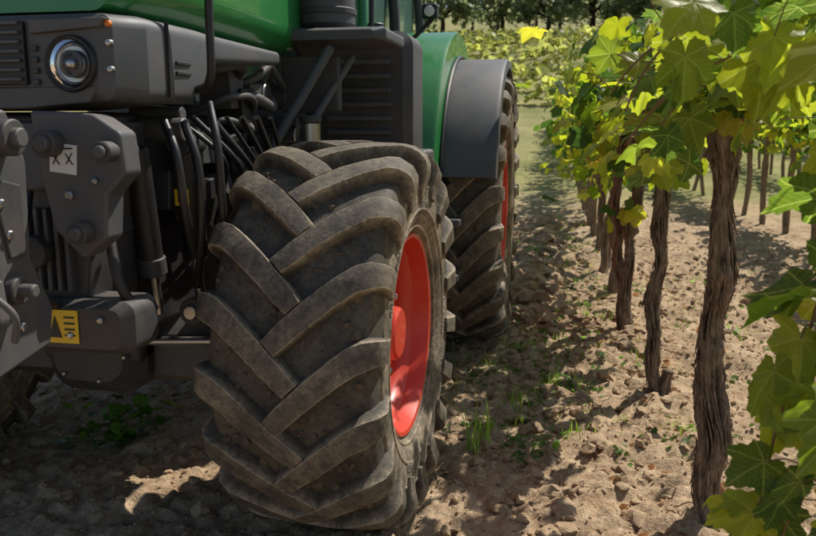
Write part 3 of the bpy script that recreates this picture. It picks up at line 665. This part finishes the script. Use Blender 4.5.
    cyl('lift_bracket_bolt',(X_(.44),1.915,1.34),(X_(.44),1.935,1.34),.010,M_steel,TR,6)
    for k in range(3): cyl('beam_bolt',(X_(.18+.1*k),1.985,.93-.05*(k%2)),(X_(.18+.1*k),2.003,.93-.05*(k%2)),.011,M_steel,TR,6)
loft('front_axle_beam_part',[(2.60,XC-.6,XC+.6,.56,.72,.05),(2.66,XC-.62,XC+.62,.52,.78,.08),(2.88,XC-.62,XC+.62,.52,.78,.08),(2.94,XC-.6,XC+.6,.56,.72,.05)],M_mid,TR)
loft('axle_differential',[(2.48,XC-.14,XC+.14,.56,.76,.08),(2.55,XC-.2,XC+.2,.5,.82,.1),(2.95,XC-.2,XC+.2,.5,.82,.1)],M_dark,TR)
for k in range(6): cyl('differential_bolt',(XC+.15*math.cos(k),2.47,.66+.1*math.sin(k)),(XC+.15*math.cos(k),2.5,.66+.1*math.sin(k)),.01,M_steel,TR,6)
loft('bumper_crossbeam',[(2.0,XC-.44,XC+.44,.84,.96,.03),(2.03,XC-.47,XC+.47,.82,.98,.04),(2.16,XC-.47,XC+.47,.82,.98,.04)],M_dark,TR)
prism('warning_sticker',[(-1.475,.855),(-1.375,.855),(-1.375,.955),(-1.475,.955)],'y',1.994,1.998,M_yellow,TR,0)
prism('warning_triangle',[(-1.468,.872),(-1.428,.872),(-1.448,.937)],'y',1.991,1.993,M_ink,TR,0)
for k in range(4): box('warning_text_line',(-1.418,1.991,.877+k*.018),(-1.385,1.993,.882+k*.018),M_ink,TR,0)
prism('type_label',[(-1.375,1.365),(-1.295,1.355),(-1.288,1.435),(-1.368,1.445)],'y',1.924,1.928,M_white,TR,0)
for k in range(2): tube('label_mark',[(-1.362+k*.04,1.922,1.385),(-1.342+k*.04,1.922,1.415)],.0016,M_ink,TR,6); tube('label_mark',[(-1.342+k*.04,1.922,1.383),(-1.362+k*.04,1.922,1.413)],.0016,M_ink,TR,6)
box('label_line',(-1.36,1.921,1.425),(-1.30,1.923,1.429),M_ink,TR,0)
prism('warning_sticker',[(-1.285,1.22),(-1.235,1.22),(-1.235,1.275),(-1.285,1.275)],'y',2.452,2.456,M_yellow,TR,0)
box('warning_sticker_mark',(-1.272,2.449,1.232),(-1.248,2.451,1.262),M_ink,TR,0)
def hose(*p,r_=.014,m=M_black): tube('hydraulic_hose',p,r_,m,TR,10,8)
hose((-1.20,2.25,1.50),(-1.14,2.2,1.40),(-1.13,2.22,1.22),(-1.17,2.35,1.08),(-1.25,2.5,1.05))
hose((-1.12,2.4,1.56),(-1.07,2.34,1.42),(-1.07,2.36,1.2),(-1.12,2.5,1.06),(-1.2,2.6,1.0))
hose((-1.16,2.3,1.5),(-1.11,2.28,1.36),(-1.12,2.3,1.15),(-1.2,2.42,.95))
hose((-1.32,2.1,1.2),(-1.27,2.05,1.05),(-1.25,2.1,.95),(-1.3,2.3,.9),r_=.016)
hose((-1.5,2.0,1.3),(-1.47,1.92,1.15),(-1.44,1.95,1.0),(-1.45,2.1,.93),r_=.012)
hose((-1.46,1.75,1.42),(-1.42,1.68,1.25),(-1.40,1.72,1.1),(-1.38,1.85,1.0),r_=.013)
hose((-1.56,2.0,1.2),(-1.52,1.9,1.1),(-1.5,1.9,.98),(-1.52,2.05,.9),r_=.013)
for k in range(7): hose((-1.3+.02*k,2.5+.1*k,1.52),(-1.15-.01*k,2.55+.14*k,1.38-.02*k),(-1.22,2.7+.15*k,1.25),(-1.35,2.9+.1*k,1.1),r_=.009+.002*(k%3))
r=np.random.default_rng(4)
for k in range(26):
    y=r.uniform(2.35,3.9); z=r.uniform(.95,1.6); m=[M_dark,M_mid,M_black][k%3]
    box('engine_component',(XC+.26,y,z),(XC+.30+r.uniform(.03,.12),y+r.uniform(.06,.25),z+r.uniform(.05,.18)),m,TR,.008,(r.normal(0,.08),0,0))
for k in range(12):
    y=r.uniform(2.4,3.9); z=r.uniform(1.0,1.7); cyl('engine_canister',(XC+.25,y,z),(XC+.38+r.uniform(0,.08),y,z),r.uniform(.02,.06),[M_dark,M_steel,M_mid][k%3],TR,20)
for k in range(10):
    y=r.uniform(2.5,3.8); z=r.uniform(1.2,1.75); tube('engine_pipe',[(XC+.3,y,z),(XC+.42,y+.05,z+.05),(XC+.44,y+.25,z+r.normal(0,.08)),(XC+.32,y+.4,z+r.normal(0,.1))],r.uniform(.01,.024),[M_dark,M_mid][k%2],TR,12,6)
cyl('brace_strut',(-1.24,3.25,1.38),(-1.02,3.45,1.83),.022,M_mid,TR)
cyl('brace_strut',(-1.16,3.3,1.36),(-.96,3.6,1.80),.018,M_mid,TR)
box('brace_plate',(-1.28,3.5,1.55),(-1.0,3.56,1.80),M_dark,TR,.01)
cyl('canister_filter',(-1.09,3.35,1.37),(-1.09,3.35,1.50),.045,M_steel,TR); cyl('canister_cap',(-1.09,3.35,1.50),(-1.09,3.35,1.53),.05,M_dark,TR)
cyl('exhaust_silencer',(-1.10,3.66,1.93),(-1.10,3.66,2.75),.135,M_mid,TR,40,.02)
cyl('silencer_clamp',(-1.10,3.66,1.99),(-1.10,3.66,2.02),.142,M_dark,TR,40)
cyl('exhaust_stack',(-1.10,3.66,2.75),(-1.10,3.66,3.2),.06,M_dark,TR)
loft('silencer_shelf',[(3.42,-1.33,-.82,1.86,1.90,.015),(3.46,-1.38,-.77,1.855,1.915,.02),(3.86,-1.38,-.77,1.855,1.915,.02)],M_mid,TR)
prism('shelf_bracket',[(3.5,1.86),(3.85,1.86),(3.8,1.55)],'x',-1.22,-1.19,M_dark,TR)
cyl('air_intake',(-1.28,3.55,1.93),(-1.28,3.62,2.3),.07,M_green,TR)
loft('fuel_tank',[(3.98,-1.25,-.80,.62,1.92,.06),(4.02,-1.29,-.755,.58,1.96,.08),(4.30,-1.29,-.755,.58,1.96,.08),(4.34,-1.25,-.80,.62,1.92,.06)],M_dark,TR)
for k in range(8): box('tank_rib',(-1.2,3.955,1.30+k*.07),(-.86,3.985,1.325+k*.07),M_mid,TR,.008)
cyl('tank_cap',(-1.0,4.2,1.95),(-1.0,4.2,2.02),.055,M_black,TR)
box('battery_box',(-.78,4.05,1.05),(-.69,4.32,1.36),M_mid,TR,.02)
for z in (.62,.93): box('cab_step',(-.85,4.36,z-.02),(-.56,4.62,z+.02),M_mid,TR,.008)
box('step_hanger',(-.80,4.36,.6),(-.76,4.40,1.2),M_mid,TR,.004)
loft('right_tank',[(3.98,2*XC+.80,2*XC+1.25,.62,1.92,.06),(4.02,2*XC+.755,2*XC+1.29,.58,1.96,.08),(4.34,2*XC+.755,2*XC+1.29,.58,1.96,.08)],M_dark,TR)
cy0,cy1,cw=4.12,5.95,.62
loft('cab_floor',[(cy0,XC-cw,XC+cw,1.2,1.62,.05),(cy1,XC-cw,XC+cw,1.2,1.62,.05)],M_dark,TR,bev=.01)
for sx in (1,-1):
    for (y,dy) in ((cy0,.1),(5.0,.0),(cy1,-.06)):
        tube('cab_pillar',[(XC+sx*cw,y,1.55),(XC+sx*cw,y+dy*.5,2.2),(XC+sx*(cw-.08),y+dy,2.85)],.035,M_green if y==cy0 else M_dark,TR,12,4)
    prism('cab_side_glass',[(cy0+.04,1.62),(cy1-.03,1.62),(cy1-.08,2.82),(cy0+.1,2.82)],'x',XC+sx*(cw-.05),XC+sx*(cw-.045),M_glass,TR,0)
prism('cab_windscreen',[(XC-cw+.04,1.62),(XC+cw-.04,1.62),(XC+cw-.1,2.82),(XC-cw+.1,2.82)],'y',cy0+.02,cy0+.025,M_glass,TR,0)
loft('cab_roof',[(3.95,XC-.66,XC+.66,2.84,2.98,.06),(4.1,XC-.72,XC+.72,2.82,3.06,.1),(6.0,XC-.72,XC+.72,2.82,3.06,.1)],M_green,TR)
box('cab_seat',(XC-.25,4.9,1.62),(XC+.25,5.4,1.9),M_black,TR,.05); box('cab_seat_back',(XC-.25,5.4,1.85),(XC+.25,5.52,2.5),M_black,TR,.05)
def fender(sd,name,R0,x0,x1,p0,p1,mat,th=.022,lip=.0,cy=5.52,cz=.91):
    a=np.radians(np.linspace(p0,p1,48)); V=[]
    sec=[(x0,R0),(x1-.03,R0),(x1-.008,R0-.008),(x1,R0-.03-lip),(x1-.02,R0-.03-lip),(x1-.03,R0-th-.004),(x0,R0-th)]
    for t in a:
        for (x,q) in sec: V.append((XC+sd*(x-XC),cy-q*math.sin(t),cz+q*math.cos(t)))
    m=len(sec); F=[[i*m+j,i*m+(j+1)%m,(i+1)*m+(j+1)%m,(i+1)*m+j] for i in range(47) for j in range(m)]; F+=[list(range(m)),[47*m+j for j in range(m-1,-1,-1)]]
    mk(name,V,fixn(V,F),mat,TR,ang=35)
for sd in (1,-1):
    fender(sd,'rear_fender_extension',1.02,-.71,-.36,-55,74,M_grey,lip=.03)
    fender(sd,'rear_fender_green',1.20,-1.32,-.70,-60,76,M_green,lip=.14)
    tube('fender_edge',[(XC+sd*(-.69-XC),5.52-1.035*math.sin(math.radians(t)),.91+1.035*math.cos(math.radians(t))) for t in np.linspace(-55,74,30)],.012,M_black,TR,8)
    cyl('marker_lamp_stalk',(XC+sd*(-.95-XC),4.95,2.0),(XC+sd*(-.78-XC),4.95,2.16),.014,M_black,TR)
    box('marker_lamp',(XC+sd*(-.82-XC)-.05,4.90,2.13),(XC+sd*(-.82-XC)+.05,4.98,2.22),M_black,TR,.015)
    ring('marker_lamp_lens',(XC+sd*(-.82-XC),4.905,2.175),[(.0,.034),(.012,.03),(.018,.0)],M_white,20)
    tube('hand_rail',[(XC+sd*(cw+.05),4.05,1.7),(XC+sd*(cw+.09),4.0,1.9),(XC+sd*(cw+.09),4.02,2.4),(XC+sd*(cw+.04),4.1,2.6)],.014,M_black,TR,10,6)

# ---------------------------------------------------------------- light, sky, camera
el=math.radians(53); az=math.atan2(.64,.77)
sd=Vector((math.sin(az)*math.cos(el),math.cos(az)*math.cos(el),math.sin(el)))
L=bpy.data.lights.new('sun','SUN'); L.energy=5.0; L.angle=math.radians(.55); L.color=(1,.95,.87)
lo=bpy.data.objects.new('sun',L); lo.rotation_euler=sd.to_track_quat('Z','Y').to_euler(); lo.location=(5,8,12); scene.collection.objects.link(lo)
W=bpy.data.worlds.new('World'); scene.world=W; W.use_nodes=True; nt=W.node_tree; bg=nt.nodes['Background']
sk=nt.nodes.new('ShaderNodeTexSky'); sk.sky_type='NISHITA'; sk.sun_disc=False; sk.sun_elevation=el; sk.sun_rotation=az
nt.links.new(sk.outputs[0],bg.inputs[0]); bg.inputs[1].default_value=.10
cam=bpy.data.cameras.new('camera'); co=bpy.data.objects.new('camera',cam); scene.collection.objects.link(co)
co.location=(0,0,1.49); co.rotation_euler=(math.radians(90-10.4),0,math.radians(11)); cam.sensor_width=36; cam.lens=34.4; cam.clip_end=2000; cam.clip_start=.05
cam.dof.use_dof=True; cam.dof.focus_distance=2.55; cam.dof.aperture_fstop=5.6
scene.camera=co
scene.view_settings.view_transform='Standard'; scene.view_settings.look='None'; scene.view_settings.exposure=0
